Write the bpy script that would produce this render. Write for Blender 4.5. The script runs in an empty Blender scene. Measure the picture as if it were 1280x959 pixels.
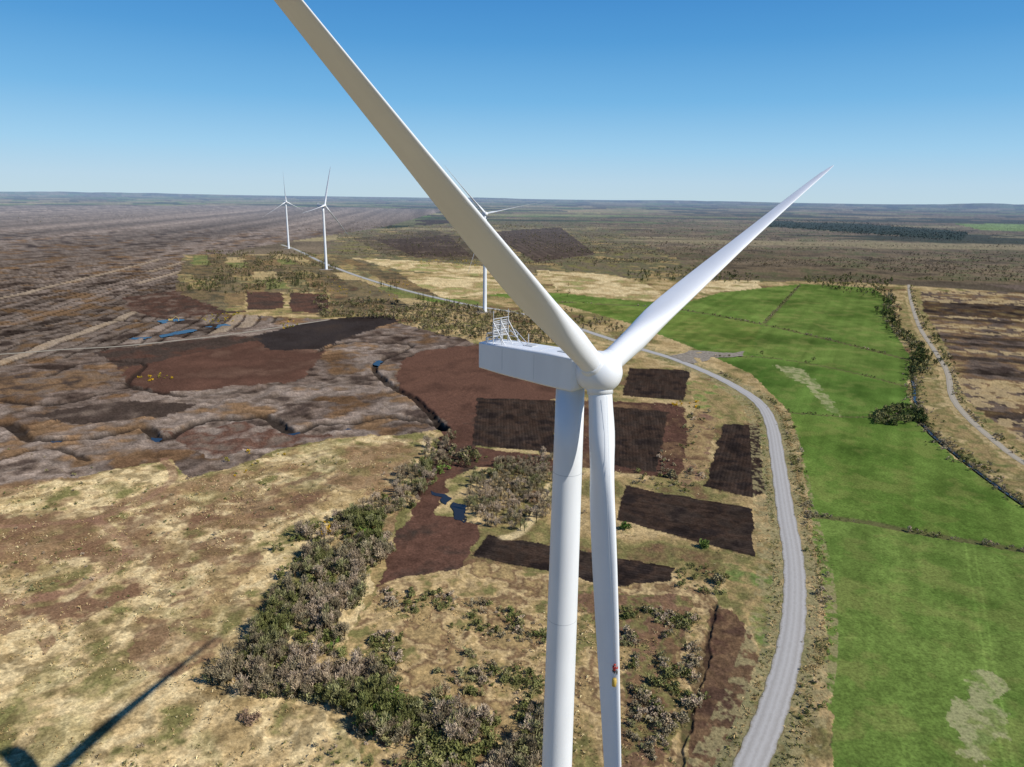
import bpy, math, numpy as np, time
from mathutils import Matrix, Vector
rng=np.random.default_rng(7)
scene=bpy.context.scene
# ---------------------------------------------------------------- camera
F=887.0; CX,CY=640.0,479.5; CAMH=129.0
PITCH=math.radians(14.75); ROLL=math.radians(0.8)
R=Matrix.Rotation(math.radians(90)-PITCH,3,'X')@Matrix.Rotation(ROLL,3,'Z')
Rn=np.array(R)
cam_d=bpy.data.cameras.new("camera"); cam=bpy.data.objects.new("camera",cam_d)
scene.collection.objects.link(cam); scene.camera=cam
cam.matrix_world=Matrix.Translation((0,0,CAMH))@R.to_4x4()
cam_d.sensor_width=36; cam_d.lens=F/1280*36; cam_d.clip_start=0.5; cam_d.clip_end=120000
def G(u,v):
    """surveyed ground position (flat bog plain, z=0) of a map reference"""
    d=Rn@np.array([(u-CX)/F,-(v-CY)/F,-1.0]); t=-CAMH/d[2]
    return np.array([d[0]*t,d[1]*t])
def proj(P):
    q=(np.asarray(P,float)-np.array([0,0,CAMH]))@Rn
    return np.stack([CX+F*q[...,0]/-q[...,2],CY-F*q[...,1]/-q[...,2]],-1)
def ray(u,v,z):
    d=Rn@np.array([(u-CX)/F,-(v-CY)/F,-1.0]); t=(z-CAMH)/d[2]
    return np.array([d[0]*t,d[1]*t,z])
def lin(r,g,b):
    c=np.array([r,g,b])/255.0
    return np.where(c<=.04045,c/12.92,((c+.055)/1.055)**2.4)
# ---------------------------------------------------------------- noise
def h2(ix,iy,s):
    h=(ix.astype(np.int64)*374761393+iy.astype(np.int64)*668265263+s*1013904223)&0xffffffff
    h=((h^(h>>13))*1274126177)&0xffffffff
    return ((h^(h>>16))&0xffffffff)/4294967295.0
def vn(x,y,s):
    ix=np.floor(x);iy=np.floor(y);fx=x-ix;fy=y-iy
    fx=fx*fx*(3-2*fx);fy=fy*fy*(3-2*fy)
    a=h2(ix,iy,s);b=h2(ix+1,iy,s);c=h2(ix,iy+1,s);d=h2(ix+1,iy+1,s)
    return (a+(b-a)*fx)*(1-fy)+(c+(d-c)*fx)*fy
def fb(x,y,sc,o=4,s=0,cell=None):
    t=0;w=0;a=1.0;wl=sc
    for i in range(o):
        n=vn(x/wl+17.3*i,y/wl-9.1*i,s+i*7)-.5
        if cell is not None: n=n*np.clip(wl/cell-1,0,1)
        t=t+a*n;w+=a;a*=.6;wl*=.5
    return .5+t/w*1.5
def sstep(a,b,x):
    t=np.clip((x-a)/(b-a),0,1);return t*t*(3-2*t)
# ---------------------------------------------------------------- ground grid
dep=np.radians(np.linspace(47,0.165,740)); rr=np.concatenate([[8,40,80],CAMH/np.tan(dep)])
fine=np.radians(np.linspace(-43,43,1120)); 
coarse=np.radians(np.arange(46,315,3.0))
az=np.concatenate([fine,coarse]); nA=len(az); nR=len(rr)
RR,AZ=np.meshgrid(rr,az,indexing='ij')
X=(RR*np.sin(AZ)).ravel();Y=(RR*np.cos(AZ)).ravel();Rd=RR.ravel();N=len(X)
cell=np.maximum(0.12,np.sqrt((Rd*.00130)*(Rd*Rd/CAMH*.00115+Rd*.0006)))
Z=np.zeros(N);Col=np.zeros((N,3))
def inside(x,y,P):
    r=np.zeros(len(x),bool);n=len(P)
    for i in range(n):
        x1,y1=P[i];x2,y2=P[(i+1)%n]
        if y1==y2: continue
        c=((y1>y)!=(y2>y))&(x<(x2-x1)*(y-y1)/(y2-y1)+x1); r^=c
    return r
def M(poly,warp=0.0,ws=None,seed=0):
    P=np.array([G(*p) for p in poly]); m=np.zeros(N,bool)
    lo=P.min(0)-warp*1.5-1;hi=P.max(0)+warp*1.5+1
    idx=np.nonzero((X>lo[0])&(X<hi[0])&(Y>lo[1])&(Y<hi[1]))[0]
    if len(idx)==0:return m
    x=X[idx];y=Y[idx]
    if warp:
        ws=ws or warp*5
        dx=(fb(x,y,ws,4,seed+11)-.5)*3*warp;dy=(fb(x,y,ws,4,seed+53)-.5)*3*warp
        x=x+dx;y=y+dy
    m[idx]=inside(x,y,P);return m
def mix(a,b,t): return a+(b-a)*t[:,None]
def paint(m,cols,sc=12,seed=1,o=5,contrast=1.0,op=1.0):
    i=np.nonzero(m)[0]
    if len(i)==0:return
    n=np.clip((fb(X[i],Y[i],sc,o,seed,cell[i])-.5)*1.6*contrast+.5,0,.9999)*(len(cols)-1)
    k=n.astype(int);f=n-k;cs=np.array(cols)
    c=cs[k]+(cs[np.minimum(k+1,len(cols)-1)]-cs[k])*f[:,None]
    j=1+(fb(X[i],Y[i],1.6,3,seed+90,cell[i])-.5)*.5
    c=c*j[:,None]
    Col[i]=Col[i]*(1-op)+c*op
def polyline(px,step=None):
    P=np.array([G(*p) for p in px]); out=[]
    n=len(P)
    for i in range(n-1):
        p0=P[max(i-1,0)];p1=P[i];p2=P[i+1];p3=P[min(i+2,n-1)]
        k=10
        for j in range(k):
            t=j/k
            out.append(.5*((2*p1)+(-p0+p2)*t+(2*p0-5*p1+4*p2-p3)*t*t+(-p0+3*p1-3*p2+p3)*t**3))
    out.append(P[-1]);return np.array(out)
def pdist(L,maxd):
    d=np.full(N,1e9)
    for a,b in zip(L[:-1],L[1:]):
        lo=np.minimum(a,b)-maxd;hi=np.maximum(a,b)+maxd
        idx=np.nonzero((X>lo[0])&(X<hi[0])&(Y>lo[1])&(Y<hi[1]))[0]
        if len(idx)==0: continue
        ab=b-a;t=np.clip(((X[idx]-a[0])*ab[0]+(Y[idx]-a[1])*ab[1])/(ab@ab+1e-9),0,1)
        dd=np.hypot(X[idx]-a[0]-t*ab[0],Y[idx]-a[1]-t*ab[1]); d[idx]=np.minimum(d[idx],dd)
    return d
# palette
TAN=lin(184,160,116);TAN2=lin(156,133,92);TANB=lin(206,185,140);OLIVE=lin(116,110,68);BROWN=lin(114,90,66)
PEAT=lin(106,92,80);PEATG=lin(128,114,102);PEATD=lin(68,57,50);RED=lin(94,68,56);RED2=lin(80,58,48);BLACK=lin(46,39,36);BLACK2=lin(63,53,46)
GR=lin(97,116,54);GR2=lin(108,127,61);GR3=lin(84,103,47);WOOD=lin(110,97,79);WOOD2=lin(88,78,64);WOODG=lin(98,97,70);CONI=lin(48,58,43)
def patch():
    x=X*.93+Y*.37;y=-X*.37+Y*.93
    wx=x+(fb(x,y,900,3,3)-.5)*700; wy=y+(fb(x,y,900,3,5)-.5)*700
    ix=np.floor(wx/420);iy=np.floor(wy/560);h=h2(ix,iy,5)
    pal=np.array([WOOD,WOOD2,WOOD,PEAT,WOODG,WOOD,CONI,lin(96,116,64),WOOD2,lin(146,132,98),WOODG,WOOD,PEATD])
    return pal[(h*len(pal)).astype(int)%len(pal)]
Col[:]=patch()
Col*= (1+(fb(X,Y,160,5,8,cell)-.5)*.9)[:,None]
near=Rd<1300
paint(near,[BROWN,OLIVE,TAN2,TAN,OLIVE],30,2,6)
# right scrubland
wpx=[(640,266),(900,261),(1400,268),(1400,362),(1140,352),(1000,352),(860,350),(760,335),(660,300)]
wd=M(wpx,12);paint(wd,[WOOD2,WOOD,lin(120,104,82),WOODG,WOOD],70,4,6,1.2)
k=np.nonzero(wd)[0];Col[k]*=(.62+.76*fb(X[k]*.35,Y[k],190,5,88,cell[k]))[:,None]
paint(M([(430,290),(700,268),(800,300),(900,352),(700,345),(500,340),(400,320)],10),[OLIVE,WOOD,WOODG,TAN2],40,14,6)
f_=(Rd>2200);k=np.nonzero(f_)[0];n=fb(X[k]*.22,Y[k],420,5,201);Col[k]=mix(Col[k],np.tile(lin(46,56,46),(len(k),1)),.8*sstep(.56,.62,n))
n=fb(X[k]*.25,Y[k],500,4,231);Col[k]=mix(Col[k],np.tile(lin(112,128,76),(len(k),1)),.7*sstep(.60,.65,n)*(Rd[k]>3500))
n=fb(X[k]*.25,Y[k],380,4,251);Col[k]=mix(Col[k],np.tile(lin(156,142,108),(len(k),1)),.6*sstep(.62,.68,n))
# big cutaway bog at left
bog=M([(-900,257),(300,257),(560,262),(480,284),(400,296),(300,312),(225,362),(280,392),(380,398),(490,402),(600,430),(590,530),(540,540),(420,547),(360,560),(300,582),(230,600),(210,575),(120,590),(0,612),(-900,660)],3,15)
paint(bog,[PEATD,PEAT,PEATG,PEAT,BROWN],26,6,6,1.3)
a=G(0,392);b=G(330,300);dv=(b-a)/np.linalg.norm(b-a);nv=np.array([-dv[1],dv[0]])
s=X*nv[0]+Y*nv[1]+(fb(X,Y,120,3,21)-.5)*16; al=X*dv[0]+Y*dv[1]
W1=15.0
strip=h2(np.floor(s/W1),np.floor(al/900+h2(np.floor(s/W1),s*0,4)*3),9)
fr=np.abs(s/W1-np.floor(s/W1)-.5)*2
upper=bog&~M([(120,440),(400,395),(520,400),(620,430),(620,560),(-100,640),(-900,660),(-900,520),(0,460)],6)
k=np.nonzero(upper)[0];fd=1-sstep(3.5,9,cell[k])
Col[k]=Col[k]*(1+((.62+.75*strip[k])*(1-.65*(fr[k]>.82))-1)*fd)[:,None]
big=vn(s/70,al/2600,19);Col[k]*=(.6+.75*big[k])[:,None]
big2=vn(s/28,al/1700,29);Col[k]*=(.8+.4*big2[k])[:,None]
ly=k[(strip[k]>.80)&(fr[k]<.75)&(fd>.3)];Col[ly]=Col[ly]*.4+lin(156,138,114)*.6
Z[k]-=.9*(fr[k]>.82)*fd
lowbog=bog&~upper
kl=np.nonzero(lowbog)[0];rg=fb(X[kl]*.5+Y[kl]*.2,Y[kl]*1.6,7,4,33,cell[kl]);Col[kl]*=(.7+.8*rg)[:,None]
bx=fb(X[kl],Y[kl],55,4,133);Col[kl]=mix(Col[kl],Col[kl]*np.array([.66,.63,.62]),sstep(.5,.64,bx))
a=G(200,520);b=G(560,440);d=(b-a)/np.linalg.norm(b-a);n=np.array([-d[1],d[0]])
rs=vn((X[kl]*n[0]+Y[kl]*n[1]+(fb(X[kl],Y[kl],40,3,5)-.5)*22)/2.6,(X[kl]*d[0]+Y[kl]*d[1])/26,41)
Col[kl]*=(.76+.56*rs)[:,None]
# smooth peat areas
smooth=M([(170,452),(320,424),(408,438),(372,476),(200,492),(150,475)],3.5)
paint(smooth,[RED,RED2,lin(104,80,66)],30,7,4,.8)
blk=M([(318,420),(380,404),(440,396),(492,394),(497,402),(440,420),(400,436),(335,438)],1.6)
paint(blk,[BLACK,lin(54,48,46),BLACK2],30,8,3,.6)
for pp,cc,se in [([(120,440),(200,430),(290,420),(330,424),(250,440),(150,462)],[BLACK2,PEATD,RED2],8),([(155,372),(230,362),(300,365),(305,390),(200,398),(160,388)],[PEATD,RED2,PEAT],9),
 ([(306,365),(352,364),(356,385),(310,388)],[RED,PEATD],9),([(362,366),(410,368),(412,392),(366,390)],[RED,PEATD],10),([(0,470),(110,460),(150,475),(60,492),(-60,492)],[PEATD,BROWN,PEAT],11),([(205,540),(300,528),(420,545),(340,562),(260,572)],[PEAT,RED,PEATG],12),([(30,520),(160,500),(250,505),(200,522),(90,530)],[BLACK2,PEATD,PEAT],13)]:
    paint(M(pp,3),cc,14,se)
sm2=M([(495,466),(505,448),(530,438),(565,434),(622,430),(700,440),(700,500),(600,500),(598,520),(560,527),(530,512),(500,492)],2)
paint(sm2,[RED,lin(98,71,58),RED2],25,10,4,.8)
drive=M([(560,524),(600,515),(596,560),(640,566),(690,568),(690,590),(600,585),(560,600),(550,645),(600,655),(592,690),(565,732),(505,738),(468,728),(488,690),(515,640),(532,590)],2.2)
paint(drive,[RED2,RED,BLACK2],16,11,5)
flats=[smooth,blk,sm2,drive]
plots=[([(597,497),(694,501),(694,567),(590,557)],(597,497),(590,557)),
([(764,509),(836,515),(820,591),(760,580)],(764,509),(762,580)),
([(786,460),(863,463),(855,501),(779,495)],(786,460),(779,495)),
([(905,530),(951,532),(957,615),(940,622),(880,609)],(905,530),(880,609)),
([(782,608),(942,636),(943,697),(772,650)],(782,608),(942,636)),
([(606,668),(840,709),(838,736),(765,733),(590,695)],(606,668),(840,709)),
([(470,300),(560,294),(590,320),(520,322)],(560,294),(590,320)),
([(610,290),(700,284),(745,318),(670,328)],(610,290),(670,328))]
paint(M([(700,500),(850,505),(870,560),(850,600),(700,580)],2),[RED,RED2,BROWN],14,12)
for pi,(pp,a,b) in enumerate(plots):
    m=M(pp,.8,8,seed=pi);flats.append(m)
    paint(m,[BLACK,BLACK2,lin(68,54,45),BLACK] if pi<6 else [PEATD,PEAT],10,30+pi,5,1.0)
    a=G(*a);b=G(*b);d=(b-a)/np.linalg.norm(b-a);n=np.array([-d[1],d[0]]);k=np.nonzero(m)[0]
    sp=1.7 if pi<6 else 16
    s_=(X[k]*n[0]+Y[k]*n[1]+(fb(X[k],Y[k],22,2,3)-.5)*.5)/sp;w=.5+.5*np.cos(s_*6.283)
    amp=.2+.8*fb(X[k],Y[k],12,3,77);rowv=h2(np.floor(s_+.5),np.floor((X[k]*d[0]+Y[k]*d[1])/14+h2(np.floor(s_+.5),s_*0,2)*3),6)
    Col[k]*=((.74+.38*w*amp)*(.8+.4*rowv))[:,None]
    if pi<6: Z[k]+=.12*w
paint(M([(440,298),(540,288),(600,300),(640,322),(560,326),(480,318)],4),[PEATD,BLACK2,PEAT],30,41,4,1,.6)
for pp in [[(470,348),(560,343),(640,352),(655,366),(560,372),(510,362)],[(668,338),(760,343),(800,352),(850,378),(760,374),(700,362)],[(860,350),(950,352),(955,362),(880,366)],[(440,322),(520,326),(640,335),(600,345),(500,338)]]:
    paint(M(pp,5),[TAN,TANB,TAN2,lin(146,142,90)],25,44,5)
pw=M([(230,318),(420,318),(500,343),(560,378),(500,390),(400,394),(280,388),(220,365)],4)&~M([(306,365),(412,366),(412,392),(306,390)],1)
paint(pw,[OLIVE,TAN2,WOODG,BROWN],14,45,6)
a=G(330,392);b=G(300,345);d=(b-a)/np.linalg.norm(b-a);n=np.array([-d[1],d[0]]);k=np.nonzero(pw)[0]
s_=np.floor((X[k]*n[0]+Y[k]*n[1]+(fb(X[k],Y[k],60,3,3)-.5)*20)/30);l_=np.floor((X[k]*d[0]+Y[k]*d[1])/120+h2(s_,s_*0,8)*2);hh=h2(s_,l_,3)
for lo_,hi_,c in[(0,.24,PEATD),(.24,.4,BROWN),(.4,.5,lin(94,108,60)),(.5,.66,WOOD2),(.66,.75,TAN)]:
    q=k[(hh>=lo_)&(hh<hi_)];Col[q]=Col[q]*.4+c*.6
# tan moor lower left
moor=M([(-900,665),(0,612),(120,592),(210,577),(230,602),(300,584),(360,562),(420,549),(540,541),(530,590),(500,640),(470,700),(455,760),(420,830),(480,900),(560,990),(560,1200),(-900,1200)],1.8)
paint(moor,[TAN2,TAN,TANB,TAN,OLIVE],14,50,6,1.1)
k=np.nonzero(moor)[0];n=fb(X[k],Y[k],34,6,61,cell[k]);t=sstep(.55,.68,n)*(sstep(150,230,Y[k]))
Col[k]=mix(Col[k],np.tile(lin(126,98,72),(len(k),1)),t*.8)
n=fb(X[k],Y[k],5,5,161,cell[k]);Col[k]=mix(Col[k],np.tile(lin(100,84,56),(len(k),1)),.6*sstep(.55,.72,n))
n=fb(X[k],Y[k],18,5,181,cell[k]);Col[k]=mix(Col[k],np.tile(lin(124,122,74),(len(k),1)),.35*sstep(.6,.74,n))
for pp in [[(-200,640),(60,640),(220,632),(300,655),(330,700),(290,745),(160,750),(60,790),(-200,820)],[(215,640),(400,590),(420,620),(360,660),(260,655)],[(0,735),(120,700),(170,740),(60,800),(0,830)],[(150,780),(240,740),(330,740),(310,790),(230,830),(160,830)]]:
    m=M(pp,7,22);k=np.nonzero(m)[0];n=fb(X[k],Y[k],9,5,63,cell[k])
    Col[k]=mix(Col[k],np.tile(lin(114,86,66),(len(k),1)),.12+.62*sstep(.42,.62,n))
for L0 in [[(-100,665),(60,655),(150,640),(215,600),(205,575)],[(-50,760),(80,740),(160,690),(120,650)]]:
    d=pdist(polyline(L0),4);k=np.nonzero(d<2.0)[0];Col[k]=Col[k]*.45+lin(136,104,84)*.55
m=M([(330,580),(420,560),(440,600),(380,650),(300,640)],3);k=np.nonzero(m)[0];a=G(350,590);b=G(400,640);d=(b-a)/np.linalg.norm(b-a)
w=.5+.5*np.cos((X[k]*d[0]+Y[k]*d[1]+(fb(X[k],Y[k],14,3,1)-.5)*6)*6.283/5);Col[k]=mix(Col[k],np.tile(PEATD,(len(k),1)),.5*w*fb(X[k],Y[k],10,3,8))
# midground between belt and road
mid=M([(470,735),(600,700),(765,735),(850,730),(895,745),(870,1100),(480,1100),(420,850),(450,770)],2)
paint(mid,[OLIVE,TAN2,TAN,BROWN,TAN2],9,55,6,1.4)
paint(M([(700,740),(860,745),(850,860),(830,959),(780,959),(780,800)],2),[BROWN,OLIVE,lin(122,94,74),BROWN],7,56,6,1.3)
strip2=M([(892,762),(912,760),(940,795),(952,825),(925,905),(900,1000),(850,1100),(856,959),(875,850)],1.2)
paint(strip2,[RED2,BROWN,lin(84,64,52)],8,57)
paint(M([(868,510),(900,515),(880,600),(850,610),(860,540)],1),[BROWN,TAN2,lin(124,96,78)],8,58)
paint(M([(905,690),(945,697),(965,700),(975,760),(955,820),(940,790),(910,755)],1),[lin(108,120,66),TAN2,OLIVE],8,58)
paint(M([(858,475),(910,485),(945,510),(965,560),(955,600),(950,530),(900,525),(870,510)],1),[lin(112,126,68),TAN2,OLIVE],8,58)
# green pasture
gpoly=[(600,368),(700,380),(780,402),(860,432),(940,468),(987,515),(1000,560),(1010,620),(1020,700),(1035,800),(1040,959),(1044,1200),(1900,1200),(1500,760),(1280,632),(1240,604),(1190,570),(1152,532),(1134,492),(1140,450),(1112,405),(1115,376),(1090,360),(1000,355),(900,366),(850,380),(750,372),(700,366)]
green=M(gpoly,.8)
paint(green,[GR3,GR,GR2,GR],55,60,6,1.2)
paint(M([(480,364),(540,371),(600,377),(600,384),(540,378)],2),[GR,OLIVE],20,160)
k=np.nonzero(green)[0]
a=G(1205,672);b=G(1268,1000);d=(b-a)/np.linalg.norm(b-a);n=np.array([-d[1],d[0]])
u_=X[k]*n[0]+Y[k]*n[1];v_=X[k]*d[0]+Y[k]*d[1]
mow=np.clip(np.cos(u_*6.283/13+ (fb(u_,v_*.2,40,2,5)-.5)*2)*3,-1,1)
Col[k]*=(1+.34*(fb(u_,v_*.03,5,4,71,cell[k]*.6)-.5)+.28*(fb(u_,v_*.5,14,4,72)-.5)+.035*mow)[:,None]
pn=fb(X[k],Y[k],11,5,171,cell[k]);Col[k]=mix(Col[k],np.tile(lin(138,136,78),(len(k),1)),.35*sstep(.54,.75,pn))
pn=fb(X[k],Y[k],45,4,271);Col[k]=mix(Col[k],Col[k]*np.array([.80,.86,.8]),sstep(.48,.62,pn))
m=M([(930,440),(1140,485),(1150,530),(987,515),(900,455)],.5)&green;Col[m]*=np.array([.86,.96,.88])
m=M([(985,515),(1150,530),(1190,570),(1280,632),(1500,740),(1280,690),(1020,645)],.5)&green;Col[m]*=np.array([.92,.97,.88])
m=M([(640,372),(830,387),(950,405),(940,440),(860,428),(780,400)],.5)&green;Col[m]*=np.array([1.08,1.0,1.0])
for off in [(1205,672),(1216,674)]:
    L=polyline([off,(off[0]+18,780),(off[0]+40,900),(off[0]+60,1000)]);d=pdist(L,3);Col[d<.35]*=1.2
for off in [(1100,660),(1108,661)]:
    L=polyline([off,(off[0]+8,780),(off[0]+18,900),(off[0]+28,1000)]);d=pdist(L,3);Col[d<.3]*=1.07
for off in [0,14]:
    L=polyline([(1040,540+off),(1120,560+off),(1200,600+off),(1260,640+off)]);d=pdist(L,3);Col[d<.4]*=1.12
for pp in [[(1215,835),(1245,840),(1250,870),(1242,905),(1250,959),(1225,959),(1190,900),(1188,875),(1215,880)],[(965,456),(1000,460),(1030,488),(1015,486),(985,470)],[(1000,470),(1040,500),(1050,520),(1030,510)]]:
    m=M(pp,2.5,6);k=np.nonzero(m)[0];n=fb(X[k],Y[k],3,4,73,cell[k]);Col[k]=mix(Col[k],np.tile(lin(164,158,116),(len(k),1)),.2+.55*sstep(.35,.6,n))
# right-hand margins and strips
mar=M([(1134,362),(1160,365),(1290,560),(1300,640),(1280,628),(1240,600),(1195,566),(1158,530),(1140,490),(1146,450),(1118,405)],1)
paint(mar,[TAN,OLIVE,TAN2,lin(112,114,68)],9,75,6)
rb=M([(1150,364),(1500,368),(1700,620),(1300,566),(1250,535),(1200,490),(1180,430),(1155,390)],2)
paint(rb,[PEATD,PEAT,BROWN,TAN2],16,76,6)
a=G(1200,450);b=G(1280,455);d=(b-a)/np.linalg.norm(b-a);n=np.array([-d[1],d[0]]);k=np.nonzero(rb)[0]
s_=(X[k]*n[0]+Y[k]*n[1]+(fb(X[k],Y[k],30,3,3)-.5)*6)/18;hh=h2(np.floor(s_),s_*0,3)
t=np.where(hh>.6,.7,0.)*(fb(X[k],Y[k],8,3,5)>.42);Col[k]=mix(Col[k],np.tile(TAN,(len(k),1)),t);Col[k[hh<.4]]*=.5
paint(M([(955,276),(1080,280),(1210,290),(1200,300),(1060,290),(960,283)],6),[CONI,lin(46,56,42)],40,80)
paint(M([(1190,279),(1400,283),(1400,292),(1230,288)],6),[GR2,lin(130,150,90)],80,81)
paint(M([(700,262),(800,260),(830,265),(720,268)],25),[lin(110,120,76),TAN],200,82,4,1,.6)
# roads / water polylines
road=polyline([(905,1040),(938,959),(965,890),(985,820),(993,760),(992,700),(982,640),(973,580),(964,530),(948,503),(915,481),(880,464),(840,448),(800,436),(745,418),(695,402),(640,390),(590,382),(540,371),(500,361),(450,346),(405,329),(372,313),(352,306)])
track=polyline([(1136,356),(1137,368),(1141,385),(1150,410),(1168,438),(1184,465),(1190,495),(1208,520),(1245,553),(1285,582),(1400,650)])
bogt=polyline([(-160,452),(0,443),(80,437),(150,433),(220,426),(290,418),(350,409),(410,400)])
turf=polyline([(690,605),(676,630),(652,664),(630,672)])
stream=polyline([(1141,448),(1140,470),(1143,485),(1144,500),(1158,535),(1198,570),(1238,601),(1282,632),(1340,670)])
drain=polyline([(-150,540),(0,530),(40,549),(120,546),(178,534),(203,548),(250,527),(300,522),(335,522),(366,540),(395,530),(440,527),(480,521),(540,527),(556,536)])
drain2=polyline([(395,440),(430,428),(470,428),(515,432),(470,455),(480,475),(520,500),(556,536)])
drain3=polyline([(0,500),(70,505),(130,492),(180,485)])
drain4=polyline([(60,470),(110,452),(180,455),(160,480),(230,495)])
drain5=polyline([(0,575),(60,560),(110,575)])
drain6=polyline([(-40,420),(40,412),(110,400),(190,402),(235,396)])
trench=polyline([(895,757),(884,800),(872,850),(858,910),(842,980)])
dr=pdist(road,22);dt=pdist(track,14);db=pdist(bogt,12);ds=pdist(stream,10);dtf=pdist(turf,8)
k=np.nonzero(dtf<4)[0];t=1-sstep(1.2,3,dtf[k]+(fb(X[k],Y[k],3,3,2)-.5)*1.5);Col[k]=mix(Col[k],np.tile(TANB,(len(k),1)),t*.8)
k=np.nonzero(dr<7.5)[0];Col[k]=mix(Col[k],np.tile(lin(128,124,88),(len(k),1)),.6*(fb(X[k],Y[k],3,4,5)>.45)+.2)
k=np.nonzero((dr<13)&(dr>=4)&(X>0))[0];Col[k]=mix(Col[k],np.tile(lin(148,136,98),(len(k),1)),.8*sstep(.42,.6,fb(X[k],Y[k],2.5,4,15)))
k=np.nonzero(dt<6)[0];Col[k]=mix(Col[k],np.tile(TAN,(len(k),1)),.6*(fb(X[k],Y[k],3,4,5)>.45)+.1)
# rough relief
rough=np.where(bog,.5,.32);rough[green]=.04
for m in flats: rough[m]=.05
rough*=sstep(4.5,12,np.minimum(dr,np.minimum(dt,db)))
rough*=1-sstep(1200,2500,Rd)
Z+=rough*((fb(X,Y,7,5,91,cell)-.5)*3.8)
Z[kl]+=(.9*(rg-.5)+.6*(rs-.5))*(1-sstep(900,1600,Rd[kl]))
for L,w,dep_,op in [(drain,4.4,2.4,.9),(drain2,3.4,1.8,.85),(drain3,2.8,1.3,.85),(drain4,2.8,1.3,.8),(drain5,2.4,1.2,.8),(drain6,4,1.5,.8),(trench,1.5,.6,.55)]:
    d=pdist(L,14);d=d+(fb(X,Y,9,4,17)-.5)*2.4
    t=1-sstep(w*.45,w,d);Z-=t*dep_;Col[:]=mix(Col,np.tile(lin(42,36,32),(N,1)),t*op)
k=np.nonzero(ds<9)[0];t=1-sstep(.8,2.8,ds[k]);Z[k]=Z[k]*(1-t)-.8*t;Col[k]=mix(Col[k],np.tile(lin(100,96,64),(len(k),1)),t*.8)
hed1=polyline([(1015,644),(1080,652),(1140,664),(1210,676),(1290,690),(1400,712)])
hed2=polyline([(985,515),(1060,521),(1130,520),(1152,532)])
hed3=polyline([(700,378),(790,382),(850,387),(950,405),(1050,428),(1137,450)])
hed4=polyline([(890,446),(960,447),(1050,462),(1136,484)])
hed5=polyline([(955,404),(985,372),(1000,356)])
for L,w in [(hed1,1.6),(hed2,.8),(hed3,1.8),(hed4,1.0),(hed5,1.5)]:
    d=pdist(L,6);k=np.nonzero(d<w*1.4)[0];Z[k]-=.5;Col[k]=mix(Col[k],np.tile(lin(98,92,62),(len(k),1)),.8+0*X[k])
near_r=np.minimum(dr,np.minimum(dt,db))
Z[near_r<4.2]=0.0
wn=rng.random(N);g_=np.where(green,.12,.36);
for m in flats: g_[m]=.2
Col*=(1+(wn-.5)*g_)[:,None]
t=1-np.exp(-np.maximum(Rd-1500,0)/9500);Col=mix(Col,np.tile(lin(126,146,166),(N,1)),t*.78)  # aerial haze painted into the ground colour, blue-grey growing with distance
Col=np.clip(Col,.005,.9)
ang=np.degrees(AZ.ravel());hill=0*Z
for c,w,h in [(-2,1.8,70),(33,3.5,120),(39,3,150),(-30,6,70),(14,5,50)]: hill+=h*np.exp(-((ang-c)/w)**2)
hill*=.6+.8*fb(ang*60,ang*0,120,4,3)
Z+=hill*sstep(22000,38000,Rd)
# ---------------------------------------------------------------- helpers
def mat(name):
    m=bpy.data.materials.new(name);m.use_nodes=True;nt=m.node_tree;b=nt.nodes['Principled BSDF'];return m,nt,b
def qmesh(name,V,Q,C=None,smooth=False,m=None):
    me=bpy.data.meshes.new(name);V=np.asarray(V,np.float32);Q=np.asarray(Q,np.int32)
    me.vertices.add(len(V));me.vertices.foreach_set('co',V.ravel())
    me.loops.add(Q.size);me.loops.foreach_set('vertex_index',Q.ravel())
    me.polygons.add(len(Q));me.polygons.foreach_set('loop_start',np.arange(len(Q),dtype=np.int32)*4)
    me.polygons.foreach_set('use_smooth',np.full(len(Q),smooth))
    me.update(calc_edges=True)
    if C is not None:
        at=me.color_attributes.new('Col','FLOAT_COLOR','POINT')
        at.data.foreach_set('color',np.concatenate([C,np.ones((len(C),1))],1).astype(np.float32).ravel())
    if m: me.materials.append(m)
    return me
def add(name,me,parent=None):
    o=bpy.data.objects.new(name,me);scene.collection.objects.link(o)
    if parent:o.parent=parent
    return o
def empty(name,loc=(0,0,0)):
    o=bpy.data.objects.new(name,None);o.location=loc;scene.collection.objects.link(o);return o
gm,nt,b=mat('ground_cover');L=nt.links
ca=nt.nodes.new('ShaderNodeVertexColor');ca.layer_name='Col'
geo=nt.nodes.new('ShaderNodeNewGeometry')
n1=nt.nodes.new('ShaderNodeTexNoise');n1.inputs['Scale'].default_value=1.1;n1.inputs['Detail'].default_value=4;n1.inputs['Roughness'].default_value=.7
L.new(geo.outputs['Position'],n1.inputs['Vector'])
mr=nt.nodes.new('ShaderNodeMapRange');mr.inputs[1].default_value=.3;mr.inputs[2].default_value=.7;mr.inputs[3].default_value=.6;mr.inputs[4].default_value=1.4
L.new(n1.outputs['Fac'],mr.inputs[0])
mx=nt.nodes.new('ShaderNodeVectorMath');mx.operation='SCALE';L.new(ca.outputs['Color'],mx.inputs[0]);L.new(mr.outputs[0],mx.inputs['Scale'])
df=nt.nodes.new('ShaderNodeBsdfDiffuse');df.inputs['Roughness'].default_value=.3;L.new(mx.outputs[0],df.inputs[0]);L.new(df.outputs[0],nt.nodes['Material Output'].inputs[0]);nt.nodes.remove(b)
i=np.arange(nR-1)[:,None];j=np.arange(nA)[None,:];j2=(j+1)%nA
Q=np.stack([i*nA+j+0*i,(i+1)*nA+j,(i+1)*nA+j2,i*nA+j2+0*i],-1).reshape(-1,4)[:,::-1]
add('ground',qmesh('ground',np.stack([X,Y,Z],1),Q,Col,True,gm))
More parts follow.
